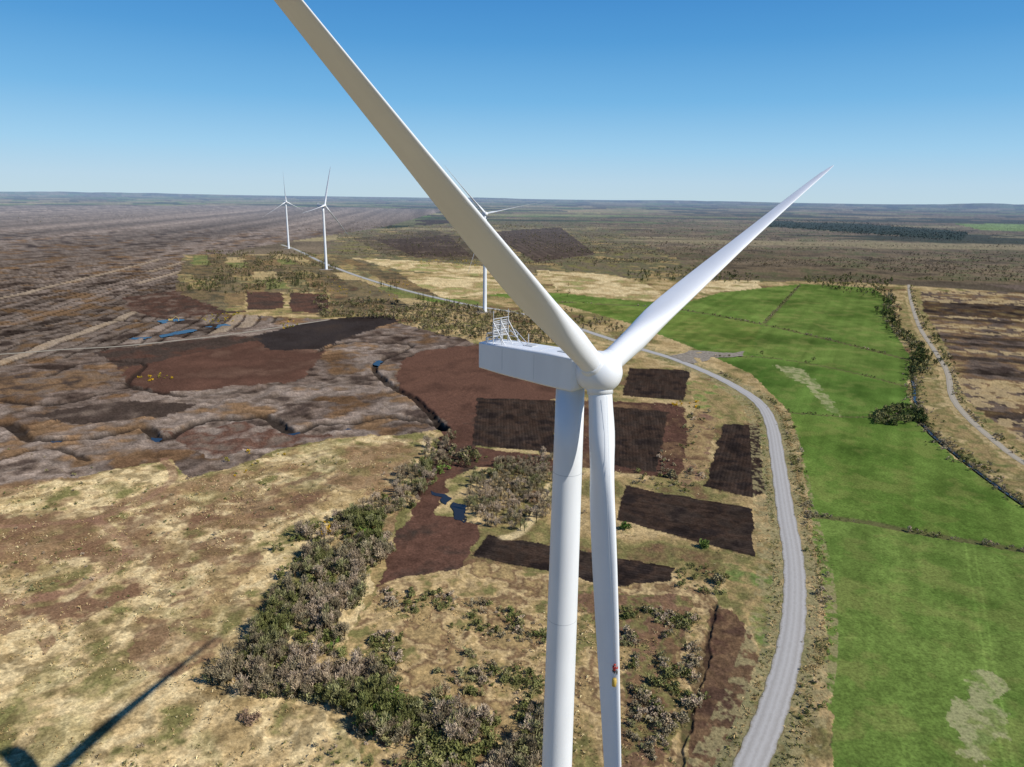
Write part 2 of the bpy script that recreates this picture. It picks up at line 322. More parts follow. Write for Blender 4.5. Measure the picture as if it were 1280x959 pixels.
# ---------------------------------------------------------------- roads
def ribbon(name,L_,w,z,m):
    d=np.gradient(L_,axis=0);d/=np.linalg.norm(d,axis=1)[:,None]+1e-9;n=np.stack([d[:,1],-d[:,0]],1)
    cs=np.linspace(-1,1,7);V=[];C=[]
    for k_,p in enumerate(L_):
        for c in cs:
            e=1+.06*math.sin(k_*1.7+c*3) if abs(c)==1 else 1
            q=p+n[k_]*c*w/2*e;V.append((q[0],q[1],z*(1-.55*c*c)));C.append((abs(c),0,0))
    nc=7;Q=[]
    for a in range(len(L_)-1):
        for c in range(nc-1):
            Q.append((a*nc+c,a*nc+c+1,(a+1)*nc+c+1,(a+1)*nc+c))
    return add(name,qmesh(name,V,Q,np.array(C),True,m))
def roadmat(name,c1,c2,ce):
    m,nt,b=mat(name);L=nt.links
    ca=nt.nodes.new('ShaderNodeVertexColor');ca.layer_name='Col';sx=nt.nodes.new('ShaderNodeSeparateColor');L.new(ca.outputs[0],sx.inputs[0])
    geo=nt.nodes.new('ShaderNodeNewGeometry');n1=nt.nodes.new('ShaderNodeTexNoise');n1.inputs['Scale'].default_value=.6;n1.inputs['Detail'].default_value=8;n1.inputs['Roughness'].default_value=.7
    L.new(geo.outputs['Position'],n1.inputs['Vector'])
    ad=nt.nodes.new('ShaderNodeMath');ad.operation='MULTIPLY_ADD';L.new(n1.outputs['Fac'],ad.inputs[0]);ad.inputs[1].default_value=.45;L.new(sx.outputs[0],ad.inputs[2])
    cr=nt.nodes.new('ShaderNodeValToRGB');e=cr.color_ramp.elements
    e[0].position=.12;e[0].color=(*c2,1);e[1].position=1.0;e[1].color=(*ce,1)
    for p,c in [(.34,c1),(.62,c2),(.8,c1),(.92,c2)]:
        q=cr.color_ramp.elements.new(p);q.color=(*c,1)
    mm=nt.nodes.new('ShaderNodeMath');mm.operation='MULTIPLY';mm.inputs[1].default_value=.82;L.new(ad.outputs[0],mm.inputs[0]);L.new(mm.outputs[0],cr.inputs[0])
    L.new(cr.outputs[0],b.inputs['Base Color']);b.inputs['Roughness'].default_value=.9;return m
rm=roadmat('gravel',lin(174,170,164),lin(156,151,144),lin(128,120,98))
tm=roadmat('track_gravel',lin(168,158,140),lin(146,134,112),lin(128,118,88))
ribbon('access_road',road,7.4,.16,rm);ribbon('farm_track',track,4.2,.14,tm);ribbon('bog_track',bogt,3.6,.14,tm)
def sheet(name,px,z,m,warp=0):
    P=np.array([G(*p) for p in px]);
    if warp:
        Q_=[]
        for a,b in zip(P,np.roll(P,-1,0)):
            for t in np.linspace(0,1,8,endpoint=False):Q_.append(a+(b-a)*t)
        P=np.array(Q_);P=P+np.stack([fb(P[:,0],P[:,1],warp*3,3,4)-.5,fb(P[:,0],P[:,1],warp*3,3,9)-.5],1)*warp*2
    me=bpy.data.meshes.new(name);me.from_pydata([(p[0],p[1],z) for p in P],[],[list(range(len(P)))]);me.materials.append(m);me.update()
    o=add(name,me)
    if me.polygons[0].normal.z<0: me.flip_normals()
    return o
hm,nt,b=mat('hardstand_gravel')
nn=nt.nodes.new('ShaderNodeTexNoise');nn.inputs['Scale'].default_value=.5;nn.inputs['Detail'].default_value=8
g2=nt.nodes.new('ShaderNodeNewGeometry');nt.links.new(g2.outputs['Position'],nn.inputs['Vector'])
cr=nt.nodes.new('ShaderNodeValToRGB');cr.color_ramp.elements[0].position=.35;cr.color_ramp.elements[0].color=(*lin(112,100,84),1);cr.color_ramp.elements[1].position=.65;cr.color_ramp.elements[1].color=(*lin(150,140,124),1)
nt.links.new(nn.outputs['Fac'],cr.inputs[0]);nt.links.new(cr.outputs[0],b.inputs['Base Color']);b.inputs['Roughness'].default_value=.95
sheet('hardstand',[(838,446),(862,438),(905,441),(935,440),(925,445),(890,448),(870,455)],.3,hm,5)
wm,nt,b=mat('water');b.inputs['Base Color'].default_value=(.02,.018,.015,1);b.inputs['Roughness'].default_value=.16
wn_=nt.nodes.new('ShaderNodeTexNoise');wn_.inputs['Scale'].default_value=.8;gw=nt.nodes.new('ShaderNodeNewGeometry');nt.links.new(gw.outputs['Position'],wn_.inputs['Vector'])
bw=nt.nodes.new('ShaderNodeBump');bw.inputs['Strength'].default_value=.15;nt.links.new(wn_.outputs['Fac'],bw.inputs['Height']);nt.links.new(bw.outputs[0],b.inputs['Normal'])
def pond(px,z=.12,w=2.5): sheet('pond',px,z,wm,w)
pond([(542,613),(554,616),(560,623),(556,632),(546,626)],.14,4);pond([(565,630),(584,631),(586,648),(573,654),(567,642)],.14,4)
pond([(189,545),(200,546),(206,556),(197,560)],-.9);pond([(360,540),(370,540),(372,550),(363,551)],-.9)
pond([(200,422),(215,415),(240,412),(250,413),(235,417),(218,420)],.15,8);pond([(160,424),(175,421),(190,422),(180,425)],.15,6)
pond([(425,534),(438,535),(434,543),(424,542)],-.6);pond([(60,548),(78,549),(76,553),(62,553)],-.9);pond([(470,448),(478,452),(474,459),(467,455)],-.5)
pond([(255,408),(285,404),(292,406),(270,411)],.15,6);pond([(196,402),(226,399),(228,401),(205,405)],.2,5)
ribbon('stream',stream,1.7,-.3,wm)
# ---------------------------------------------------------------- vegetation
def prism(p0,p1,r0,r1,V,Q):
    p0=np.array(p0,float);p1=np.array(p1,float);d=p1-p0;d/=np.linalg.norm(d)+1e-9
    a=np.cross(d,[.3,.8,.5]);a/=np.linalg.norm(a);c=np.cross(d,a);n=len(V)
    for p,r in((p0,r0),(p1,r1)):
        for k in range(4):
            t=k*math.pi/2;V.append(p+(a*math.cos(t)+c*math.sin(t))*r)
    for k in range(4):Q.append((n+k,n+(k+1)%4,n+4+(k+1)%4,n+4+k))
def proto(kind,seed):
    r=np.random.default_rng(seed);V=[];Q=[];
    cfg=dict(birch=(6.5,2.1,9,165,.16,.8),bush=(3.0,1.7,7,105,.31,.47),far=(6,3.2,6,16,1.2,1.7),mid=(6.5,2.7,7,50,.55,1.05),tuft=(.6,.6,3,8,.15,.5),conifer=(10,2.6,0,100,.6,1.0),heap=(3,2.6,6,240,.3,.4))[kind]
    H,Rw,nc,nl,lw,ll=cfg
    trunkcol=np.array([.24,.22,.19])
    if kind not in('tuft','heap'):
        prism((0,0,-.3),(r.normal()*.2,r.normal()*.2,H*.75),H*.028,H*.01,V,Q)
    C=[];cen=[]
    if kind=='conifer':
        C=[trunkcol]*len(V)
        for k in range(nl):
            z=H*(.08+.92*r.random()**1.2);rad=Rw*(1-z/H)**.8*(.35+.65*r.random())+.1;t=r.random()*6.283
            p=np.array([math.cos(t)*rad,math.sin(t)*rad,z]);o=np.array([math.cos(t),math.sin(t),-.35]);s_=np.array([-math.sin(t),math.cos(t),r.normal()*.3])
            w=lw*(.6+.6*r.random())*(1.2-z/H*.7);l=ll*(.6+.6*r.random())*(1.2-z/H*.7);n=len(V)
            V+= [p-s_*w*.5-o*l*.5,p+s_*w*.5-o*l*.5,p+s_*w*.25+o*l*.5,p-s_*w*.25+o*l*.5];Q.append((n,n+1,n+2,n+3));C+=[np.ones(3)*(.6+.7*r.random())]*4
    else:
        for k in range(nc):
            t=r.random()*6.283;rad=Rw*math.sqrt(r.random())*.75;z=H*(.35+.5*r.random()) if kind not in('bush','tuft','heap') else H*(.15+.55*r.random())
            cen.append(np.array([math.cos(t)*rad,math.sin(t)*rad,z*(1-.25*(rad/Rw)**2)]))
            if kind in('birch','bush','mid'): prism((0,0,H*(.12+.2*r.random())),cen[-1],H*.013,H*.004,V,Q)
        C=[trunkcol]*len(V)
        br=.68+.64*r.random(nc)
        for k in range(nl):
            ci=r.integers(nc);v=r.normal(size=3);v/=np.linalg.norm(v);rad=Rw*.5*r.random()**.45
            p=cen[ci]+v*rad*np.array([1,1,.85 if kind!='tuft' else .3]);p[2]=max(p[2],.05)
            if kind=='birch':
                o=v*.6+np.array([0,0,.9])+r.normal(size=3)*.35
            else:o=r.normal(size=3)
            o/=np.linalg.norm(o);s_=np.cross(o,r.normal(size=3));s_/=np.linalg.norm(s_)
            w=lw*(.5+r.random());l=ll*(.5+r.random());n=len(V)
            V+=[p-s_*w*.5-o*l*.5,p+s_*w*.5-o*l*.5,p+s_*w*.3+o*l*.5,p-s_*w*.3+o*l*.5];Q.append((n,n+1,n+2,n+3));C+=[np.ones(3)*br[ci]*(.8+.4*r.random())]*4
    return np.array(V),np.array(Q),np.array(C)
PR={k:[proto(k,s*13+5) for s in range(5)] for k in('birch','bush','far','mid','tuft','conifer','heap')}
vm,nt,b=mat('foliage');ca=nt.nodes.new('ShaderNodeVertexColor');ca.layer_name='Col'
df=nt.nodes.new('ShaderNodeBsdfDiffuse');nt.links.new(ca.outputs[0],df.inputs[0]);nt.nodes.remove(b);nt.links.new(df.outputs[0],nt.nodes['Material Output'].inputs[0])
def forest(name,kind,P,smin,smax,tints,parent=None,gain=1.5):
    P=np.asarray(P)
    if len(P)==0:return
    Vs=[];Qs=[];Cs=[];off=0;var=rng.integers(0,5,len(P));tt=np.array(tints)*gain
    ti=np.clip(((fb(P[:,0],P[:,1],14 if kind!='far' else 120,2,77)-.5)*1.3+.5+rng.normal(size=len(P))*.18),0,.999)*len(tt)
    for k in range(5):
        V,Q,C=PR[kind][k];I=np.nonzero(var==k)[0]
        if len(I)==0: continue
        th=rng.random(len(I))*6.283;s=smin+(smax-smin)*rng.random(len(I))**1.5
        c,s_=np.cos(th),np.sin(th);zs=s*(.85+.3*rng.random(len(I)))
        x=(V[None,:,0]*c[:,None]-V[None,:,1]*s_[:,None])*s[:,None]+P[I,0][:,None]
        y=(V[None,:,0]*s_[:,None]+V[None,:,1]*c[:,None])*s[:,None]+P[I,1][:,None]
        z=V[None,:,2]*zs[:,None]+0*x
        col=tt[ti[I].astype(int)]*(.8+.4*rng.random((len(I),1)))
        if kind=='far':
            dd=np.hypot(P[I,0],P[I,1]);t=(1-np.exp(-np.maximum(dd-1500,0)/9500))[:,None]*.78;col=col*(1-t)+lin(126,146,166)*t  # same distance haze painted into the far tree colours
        cc=C[None]*col[:,None,:]
        Vs.append(np.stack([x,y,z],-1).reshape(-1,3));Cs.append(cc.reshape(-1,3))
        Qs.append((Q[None]+off+(np.arange(len(I))*len(V))[:,None,None]).reshape(-1,4));off+=len(I)*len(V)
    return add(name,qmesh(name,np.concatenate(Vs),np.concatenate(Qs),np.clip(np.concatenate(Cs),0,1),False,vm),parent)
def inp(px,n,clump=0,cs=20,seed=0):
    P=np.array([G(*p) for p in px]);lo=P.min(0);hi=P.max(0);out=[];c=0
    while c<n:
        q=lo+(hi-lo)*rng.random((max(n*4,400),2))
        w=(hi-lo).max()*.02+2
        qq=q+np.stack([fb(q[:,0],q[:,1],w*4,3,61)-.5,fb(q[:,0],q[:,1],w*4,3,67)-.5],1)*w*2
        q=q[inside(qq[:,0],qq[:,1],P)]
        if clump: q=q[fb(q[:,0],q[:,1],cs,3,seed)>clump]
        if len(q)==0 and c==0 and clump: clump=0
        out.append(q);c+=len(q)
    return np.concatenate(out)[:n]
def far_in(px,n,th=.47):
    P=np.array([G(*p) for p in px]);r0=max(np.hypot(*P.T).min(),200);r1=np.hypot(*P.T).max();a=np.arctan2(P[:,0],P[:,1]);out=[];c=0
    while c<n:
        r=1/(1/r0+(1/r1-1/r0)*rng.random(n*4));t=a.min()+(a.max()-a.min())*rng.random(n*4)
        q=np.stack([r*np.sin(t),r*np.cos(t)],1);q=q[inside(q[:,0],q[:,1],P)];q=q[fb(q[:,0]*.4,q[:,1],110,3,5)>th];out.append(q);c+=len(q)
    return np.concatenate(out)[:n]
def along(L_,sp,jit):
    seg=np.linalg.norm(np.diff(L_,axis=0),axis=1);cum=np.concatenate([[0],np.cumsum(seg)]);n=int(cum[-1]/sp);t=rng.random(n)*cum[-1]
    return np.stack([np.interp(t,cum,L_[:,0]),np.interp(t,cum,L_[:,1])],1)+rng.normal(size=(n,2))*jit
def off_plots(q):
    k=np.ones(len(q),bool)
    for pp,_,_ in plots[:6]: k&=~inside(q[:,0],q[:,1],np.array([G(*p) for p in pp]))
    return q[k]
def thin_gate(q,sc,th,seed): return q[fb(q[:,0],q[:,1],sc,3,seed)>th]
TW=[lin(150,134,114),lin(136,121,98),lin(126,116,92),lin(112,102,80),lin(118,116,80)]
OL=[lin(104,104,64),lin(94,96,56),lin(122,116,78),lin(86,90,50)]
DKG=[lin(58,68,38),lin(70,78,44),lin(52,60,38)]
GRN=[lin(92,114,52),lin(84,102,46),lin(108,122,60)]
cat=np.concatenate
beltA=[(250,856),(326,792),(334,700),(368,664),(430,646),(487,646),(484,690),(456,745),(408,790),(446,835),(446,884),(380,876),(300,878)]
beltA2=[(440,650),(500,605),(540,555),(570,545),(560,590),(515,640),(480,660)]
beltB=[(360,860),(450,832),(520,870),(600,895),(700,895),(700,1010),(560,1000),(440,915)]
forest('birch_thicket','birch',cat([inp(beltA,900,.36,12),inp(beltA2,150),inp(beltB,380,.42,10)]),.5,1.15,TW+OL[:2])
forest('willow_scrub','bush',cat([inp(beltA,480,.42,9,4),inp(beltA2,110),inp(beltB,500,.42,8,3)]),.5,1.25,OL+TW[2:]+GRN[:1])
forest('birch_copse','birch',inp([(588,600),(625,578),(690,570),(692,640),(655,664),(600,660),(585,640)],400),.45,.95,TW)
forest('scrub_woodland','mid',cat([inp([(495,386),(560,380),(640,392),(694,394),(702,434),(625,428),(540,420),(500,404)],1050),inp([(560,560),(600,572),(596,585),(560,585)],30),inp([(255,314),(390,316),(430,342),(410,370),(250,370)],1100,.42,40),inp([(395,372),(500,378),(500,400),(400,398)],380,.42,30),inp([(430,285),(640,278),(760,300),(780,338),(640,332),(440,320)],700,.5,60),inp([(700,384),(770,404),(790,425),(720,410)],60,.45,20)]),.45,1.05,[lin(98,96,62),lin(112,100,76),lin(124,110,88),lin(90,88,58),lin(118,110,80)],None,1.3)
forest('conifer_belt','conifer',cat([inp([(225,350),(300,346),(400,342),(410,358),(300,364),(228,366)],280,.4,30),inp([(470,354),(500,352),(500,362),(472,364)],20),inp([(520,372),(570,376),(570,388),(525,384)],26),inp([(640,378),(720,372),(735,332),(690,330),(650,350)],14)]),.5,.95,DKG,None,1.1)
forest('hedgerow_trees','mid',cat([inp([(995,350),(1060,344),(1115,350),(1120,374),(1090,372),(1040,364)],260),along(polyline([(1112,372),(1110,395),(1120,412),(1150,440),(1146,470)]),1.4,4),inp([(780,340),(870,332),(950,346),(950,356),(860,352),(790,352)],260),along(polyline([(1140,350),(1260,352),(1400,362)]),6,9),along(polyline([(1150,398),(1172,430),(1192,462)]),9,3)]),.5,1.15,DKG+OL+TW[2:4],None,1.25)
forest('bank_scrub','bush',cat([along(stream,1.0,3.2),along(stream+np.array([5,2]),2,3.0),thin_gate(along(hed1,.9,.7),12,.42,4),thin_gate(along(hed3,1.6,1.2),20,.42,4),thin_gate(along(hed2,2.5,.6),12,.45,4),thin_gate(along(hed4,3,.6),12,.45,4),along(hed5,3,1),thin_gate(along(track+np.array([4.5,0]),1.5,1.6),15,.45,5),thin_gate(along(road[:110]+np.array([9.5,0]),1.2,1.6),10,.48,8)]),.25,.85,OL+TW[:3])
forest('field_copse','bush',inp([(1085,521),(1100,511),(1130,507),(1155,513),(1158,530),(1120,533),(1095,530)],120),1.0,1.7,DKG[:2]+[lin(84,88,52),lin(98,96,62)])
forest('plot_scrub','bush',off_plots(cat([inp([(470,738),(560,742),(690,775),(690,810),(580,790),(480,765)],220,.45,7),inp([(780,760),(870,765),(870,860),(840,959),(780,959)],480,.42,7),inp([(690,580),(770,590),(770,660),(690,650)],25),inp([(820,560),(870,600),(860,620),(790,605)],80),inp([(850,500),(900,520),(880,600),(860,600)],70,.5,8),inp([(850,700),(910,715),(905,750),(850,740)],50),inp([(440,780),(690,850),(690,900),(480,880)],320,.46,9),inp([(570,565),(600,572),(690,575),(690,585),(590,600)],60)])),.25,.95,OL+TW)
forest('moor_scrub','bush',cat([inp([(0,620),(220,600),(400,600),(480,640),(330,700),(200,760),(0,760)],140,.5,20),inp([(0,560),(200,600),(540,545),(480,640),(300,650),(0,640)],100),inp([(380,920),(470,900),(560,959),(540,1010),(380,1010)],100),inp([(150,940),(210,930),(230,1000),(140,1000)],16)]),.2,.55,OL+TW)
forest('gorse_bushes','bush',cat([inp([(392,655),(440,640),(480,640),(450,670),(400,672)],40),inp([(840,500),(880,505),(870,512),(840,508)],10),inp([(260,575),(330,560),(400,570),(380,590),(280,600)],10,0),inp([(520,325),(600,325),(600,333),(520,333)],110),inp([(170,470),(210,466),(215,476),(180,480)],12),inp([(250,395),(300,390),(300,402),(260,406)],50),inp([(350,405),(372,401),(372,408),(352,412)],20),inp([(400,345),(520,350),(500,380),(400,380)],80,.5,30),inp(beltA,22)]),.35,.85,[lin(186,152,36),lin(150,134,44),lin(124,114,48)],None,1.3)
tus=cat([inp([(0,610),(220,600),(500,560),(470,700),(420,800),(500,1000),(-150,1000),(-100,700)],5000,.45,10),inp([(470,740),(690,760),(870,760),(860,1000),(560,1000),(440,860)],2600,.42,8),inp([(700,480),(900,480),(960,530),(960,690),(880,750),(700,700)],900,.5,8)])
forest('grass_tussocks','tuft',off_plots(tus),.4,1.2,[TAN,TAN2,TANB,OLIVE,TAN2],None,1.15)
forest('rushes','tuft',cat([along(road[:90]+np.array([8.5,0]),.22,1.6),along(road[:90]-np.array([6.5,0]),.5,1.0)]),.5,1.5,[TAN2,OLIVE,lin(110,112,62),TAN],None,1.1)
forest('bramble_heap','heap',[G(312,905),G(318,898),G(306,898)],.8,1.1,[lin(112,92,76)])
forest('distant_woodland','far',cat([far_in([(640,275),(900,268),(1400,276),(1400,362),(1140,352),(1000,350),(860,348),(760,335),(660,300)],6500),far_in([(420,290),(640,276),(800,300),(860,345),(640,330),(420,318)],1500),far_in([(-300,262),(330,262),(640,262),(640,276),(400,290),(300,285),(-300,275)],900,.56)]),.35,.85,[lin(110,96,76),lin(98,88,68),lin(100,95,70),lin(92,84,66),lin(118,104,82)],None,1.2)
forest('conifer_plantation','far',far_in([(960,274),(1080,278),(1215,290),(1200,302),(1060,292),(960,284)],1500,0),.7,1.1,[CONI,lin(52,62,46)],None,1.0)
for nm,k_,p,s,c in [('holly_bush','bush',(781,662),1.2,lin(70,92,42)),('hawthorn_bush','bush',(880,683),1.2,lin(96,112,58)),('willow_bush','bush',(897,728),1.3,lin(128,118,88)),('gorse_bush','bush',(415,660),.9,lin(160,140,50)),('field_tree','mid',(953,444),.8,lin(86,92,56)),('field_tree','mid',(1016,452),.8,lin(86,92,56)),('willow_bush','bush',(838,596),1.5,lin(128,118,88)),('oak_tree','mid',(770,412),1.0,lin(84,90,58))]:
    g=G(*p);q=g+rng.normal(size=(4,2))*.6 if k_=='bush' else g[None];forest(nm,k_,q,s*.9,s,[c],None,1.2)
# ---------------------------------------------------------------- turbines
pm,nt,b=mat('white_paint');nn=nt.nodes.new('ShaderNodeTexNoise');nn.inputs['Scale'].default_value=.25;nn.inputs['Detail'].default_value=5
tc=nt.nodes.new('ShaderNodeTexCoord');mp=nt.nodes.new('ShaderNodeMapping');mp.inputs['Scale'].default_value=(1.6,1.6,.4);nt.links.new(tc.outputs['Object'],mp.inputs[0]);nt.links.new(mp.outputs[0],nn.inputs['Vector'])
cr=nt.nodes.new('ShaderNodeValToRGB');cr.color_ramp.elements[0].position=.3;cr.color_ramp.elements[0].color=(.72,.735,.745,1);cr.color_ramp.elements[1].position=.65;cr.color_ramp.elements[1].color=(.785,.80,.81,1)
nt.links.new(nn.outputs['Fac'],cr.inputs[0]);nt.links.new(cr.outputs[0],b.inputs['Base Color']);b.inputs['Roughness'].default_value=.4
def plain(name,c,r=.6,metal=0):
    m,nt,b=mat(name);n=nt.nodes.new('ShaderNodeTexNoise');n.inputs['Scale'].default_value=6
    x=nt.nodes.new('ShaderNodeValToRGB');x.color_ramp.elements[0].color=(*(np.array(c)*.85),1);x.color_ramp.elements[1].color=(*np.clip(np.array(c)*1.12,0,1),1)
    nt.links.new(n.outputs['Fac'],x.inputs[0]);nt.links.new(x.outputs[0],b.inputs['Base Color']);b.inputs['Roughness'].default_value=r;b.inputs['Metallic'].default_value=metal;return m
galv=plain('galvanised_steel',(.6,.61,.62),.45,.4);dark=plain('dark_grey',(.05,.05,.055),.6);redm=plain('red',(.4,.03,.02),.5);yel=plain('yellow',(.5,.34,.06),.6)
seam=plain('grey_seam',(.48,.50,.51),.6)
def mk(name,V,Fc,m,smooth=True):
    me=bpy.data.meshes.new(name);me.from_pydata([tuple(v) for v in V],[],[tuple(f) for f in Fc]);me.materials.append(m)
    me.polygons.foreach_set('use_smooth',[smooth]*len(me.polygons));me.update();return me
def loft(rings,cap=True):
    n=len(rings[0]);V=[v for r in rings for v in r];Fc=[]
    for i in range(len(rings)-1):
        for j in range(n):Fc.append((i*n+j,i*n+(j+1)%n,(i+1)*n+(j+1)%n,(i+1)*n+j))
    if cap:Fc.append(tuple(range(n))[::-1]);Fc.append(tuple(range((len(rings)-1)*n,len(rings)*n)))
    return V,Fc
TE=([.5,.6,.7,.8,.88,.94,.975],[2.95,2.55,2.15,1.75,1.4,1.05,.7])
def blade_mesh(L_):
    st=[(0,2.7,1,0),(.02,2.7,1,0),(.05,2.75,.92,0),(.09,3.1,.72,12),(.13,3.5,.52,13),(.18,3.85,.38,12),(.23,3.95,.31,11),(.3,3.8,.26,9),(.4,3.45,.23,6.5),(.5,2.95,.21,4.5),(.6,2.55,.19,3),(.7,2.15,.18,1.5),(.8,1.75,.17,.5),(.88,1.4,.16,0),(.94,1.05,.15,-.5),(.975,.7,.15,-1),(.993,.35,.15,-1),(1,.06,.3,-1)]
    S=np.array(st);tt=np.concatenate([np.linspace(0,.94,48),np.array([.955,.975,.987,.995,1.0])])
    rings=[];m=28
    for t in tt:
        c=np.interp(t,S[:,0],S[:,1]);th=np.interp(t,S[:,0],S[:,2]);tw=math.radians(np.interp(t,S[:,0],S[:,3]))
        w=np.clip((th-.32)/.6,0,1);w=w*w*(3-2*w);ring=[]
        for k in range(m):
            a=2*math.pi*k/m
            ex,ey=math.cos(a)*c/2,math.sin(a)*c/2
            xc=(1-math.cos(a))/2
            yt=5*th*(.2969*math.sqrt(xc)-.126*xc-.3516*xc**2+.2843*xc**3-.1036*xc**4)*(1 if a<=math.pi else -.75)
            fx=(.36-xc)*c;fy=yt*c
            x=ex*w+fx*(1-w);y=ey*w+fy*(1-w)
            x,y=x*math.cos(tw)-y*math.sin(tw),x*math.sin(tw)+y*math.cos(tw)
            ring.append((x,y+1.6*t*t,t*L_))
        rings.append(ring)
    return mk('blade',*loft(rings),pm)
def serr_mesh(L_):
    V=[];Fc=[]
    for i in range(70):
        t=.70+.25*i/70;t2=.70+.25*(i+1)/70
        def te(t):
            c=np.interp(t,*TE);tw=math.radians(np.interp(t,[.5,.6,.7,.8,.9],[4.5,3,1.5,.5,0]));return (-.62*c*math.cos(tw),-.62*c*math.sin(tw)+1.6*t*t,t*L_)
        a=te(t);b_=te(t2);n=len(V);V+=[a,b_,((a[0]+b_[0])/2-.22,(a[1]+b_[1])/2,(a[2]+b_[2])/2)];Fc.append((n,n+1,n+2))
    return mk('serration',V,Fc,seam,False)
def frame(yaw,tilt,cone,phi):
    a=np.array([math.cos(yaw),-math.sin(yaw),0]);b_=np.array([math.sin(yaw),math.cos(yaw),0]);u=np.array([0,0,1.])
    a2=math.cos(tilt)*a+math.sin(tilt)*u;u2=-math.sin(tilt)*a+math.cos(tilt)*u
    d0=math.sin(phi)*b_+math.cos(phi)*u2;d=math.cos(cone)*d0+math.sin(cone)*a2
    x=a2-d*(a2@d);x/=np.linalg.norm(x);y=np.cross(d,x);return a,b_,a2,d,x,y
HUB=110.0
hubp=ray(749,465,HUB)
def resid(p):
    yaw,phi,tilt,cone,Lb=p;r=0
    ds_=[frame(yaw,tilt,cone,phi+k*2*math.pi/3)[3] for k in(0,1,2)]
    tip=proj(hubp+ds_[0]*Lb);r+=((tip-np.array([1042,195]))**2).sum()
    s=np.linspace(5,Lb,60)[:,None]
    q=proj(hubp+ds_[2]*s)
    if q[-1,1]>0: r+=(q[-1,1])**2+2000
    r+=(np.interp(0,q[::-1,1],q[::-1,0])-347)**2
    r+=(np.interp(240,q[::-1,1],q[::-1,0])-557)**2
    q=proj(hubp+ds_[1]*s);r+=(np.interp(955,q[:,1],q[:,0])-774)**2
    r+=((math.degrees(tilt)-5)*2)**2+((math.degrees(cone)-2)*2)**2+((Lb-72)*.8)**2
    return r
best=np.array([math.radians(42),math.radians(62),math.radians(5),math.radians(2),72.]);bv=resid(best);sg=np.array([.15,.15,.04,.04,4])
fr_=np.random.default_rng(1)
for it in range(4000):
    c=best+fr_.normal(size=5)*sg*(.999**it+.01)
    if c[3]<-.02 or c[2]<0: continue
    v=resid(c)
    if v<bv:best,bv=c,v
YAW,PHI,TILT,CONE,LB=best
BM=blade_mesh(LB-1.4);SM=serr_mesh(LB-1.4)
def tube(p0,p1,r,V,Fc,n=8):
    p0=np.array(p0,float);p1=np.array(p1,float);d=p1-p0;d/=np.linalg.norm(d);a=np.cross(d,[.31,.2,.9] if abs(d[2])<.9 else [1,0,0]);a/=np.linalg.norm(a);c=np.cross(d,a);k=len(V)
    for p in(p0,p1):
        for j in range(n):
            t=2*math.pi*j/n;V.append(p+(a*math.cos(t)+c*math.sin(t))*r)
    for j in range(n):Fc.append((k+j,k+(j+1)%n,k+n+(j+1)%n,k+n+j))
    Fc.append(tuple(range(k,k+n))[::-1]);Fc.append(tuple(range(k+n,k+2*n)))
def boxm(V,Fc,c,s):
    k=len(V)
    for dx in(-1,1):
        for dy in(-1,1):
            for dz in(-1,1):V.append((c[0]+dx*s[0]/2,c[1]+dy*s[1]/2,c[2]+dz*s[2]/2))
    for f in[(0,1,3,2),(4,6,7,5),(0,4,5,1),(2,3,7,6),(0,2,6,4),(1,5,7,3)]:Fc.append(tuple(k+i for i in f))
TR=([0,.3,25,50,77,100,107.6],[2.4,2.3,2.2,2.06,1.9,1.74,1.67])
def tower_mesh():
    rings=[]
    for z,r in zip(*TR):
        rings.append([(math.cos(2*math.pi*k/64)*r,math.sin(2*math.pi*k/64)*r,z) for k in range(64)])
    return mk('tower',*loft(rings),pm)
def seams_mesh():
    V=[];Fc=[]
    for z in(25,50,77,97):
        r=np.interp(z,*TR)+.01
        k=len(V)
        for zz in(z-.03,z+.03):
            for j in range(64):V.append((math.cos(j/64*6.28318)*r,math.sin(j/64*6.28318)*r,zz))
        for j in range(64):Fc.append((k+j,k+(j+1)%64,k+64+(j+1)%64,k+64+j))
    return mk('flange_seams',V,Fc,seam)
TM=tower_mesh();SEAM=seams_mesh()
def nacelle_mesh():
    rings=[]
    for x,w,zb,zt,rd in[(-13.0,3.5,.5,3.6,.12),(-12.9,3.7,.4,3.7,.2),(-9,3.8,.15,3.85,.25),(-2,3.9,-.05,4.0,.28),(1.4,3.9,-.05,4.0,.3),(1.9,3.6,.15,3.85,.8),(2.1,3.1,.4,3.6,1.1)]:
        pts=[]
        for cx,cz,a0 in[(w/2-rd,zt-rd,0),(-w/2+rd,zt-rd,90),(-w/2+rd,zb+rd,180),(w/2-rd,zb+rd,270)]:
            for k in range(5):
                a=math.radians(a0+k*22.5);pts.append((x,cx+rd*math.cos(a),cz+rd*math.sin(a)))
        rings.append(pts)
    me=mk('nacelle_shell',*loft(rings),pm)
    fl=[abs(p.normal.y)>.97 or abs(p.normal.z)>.97 or abs(p.normal.x)>.97 for p in me.polygons]
    me.polygons.foreach_set('use_smooth',[not f for f in fl]);return me
NM=nacelle_mesh()
def hub_mesh():
    rings=[]
    for x,r in[(-1.9,1.5),(-1.85,1.95),(-1.2,2.2),(-.2,2.4),(.8,2.35),(1.5,2.05),(2.1,1.55),(2.5,.95),(2.66,.25)]:
        rings.append([(x,math.cos(2*math.pi*k/48)*r,math.sin(2*math.pi*k/48)*r) for k in range(48)])
    return mk('spinner',*loft(rings),pm)
HM=hub_mesh()
def collar_mesh():
    rings=[[(math.cos(k/40*6.28318)*r,math.sin(k/40*6.28318)*r,z) for k in range(40)] for z,r in[(.2,1.6),(1.9,1.55),(2.1,1.45),(2.5,1.45),(2.52,1.3)]]
    return mk('blade_root_collar',*loft(rings),pm)
CM=collar_mesh()
V=[];Fc=[]
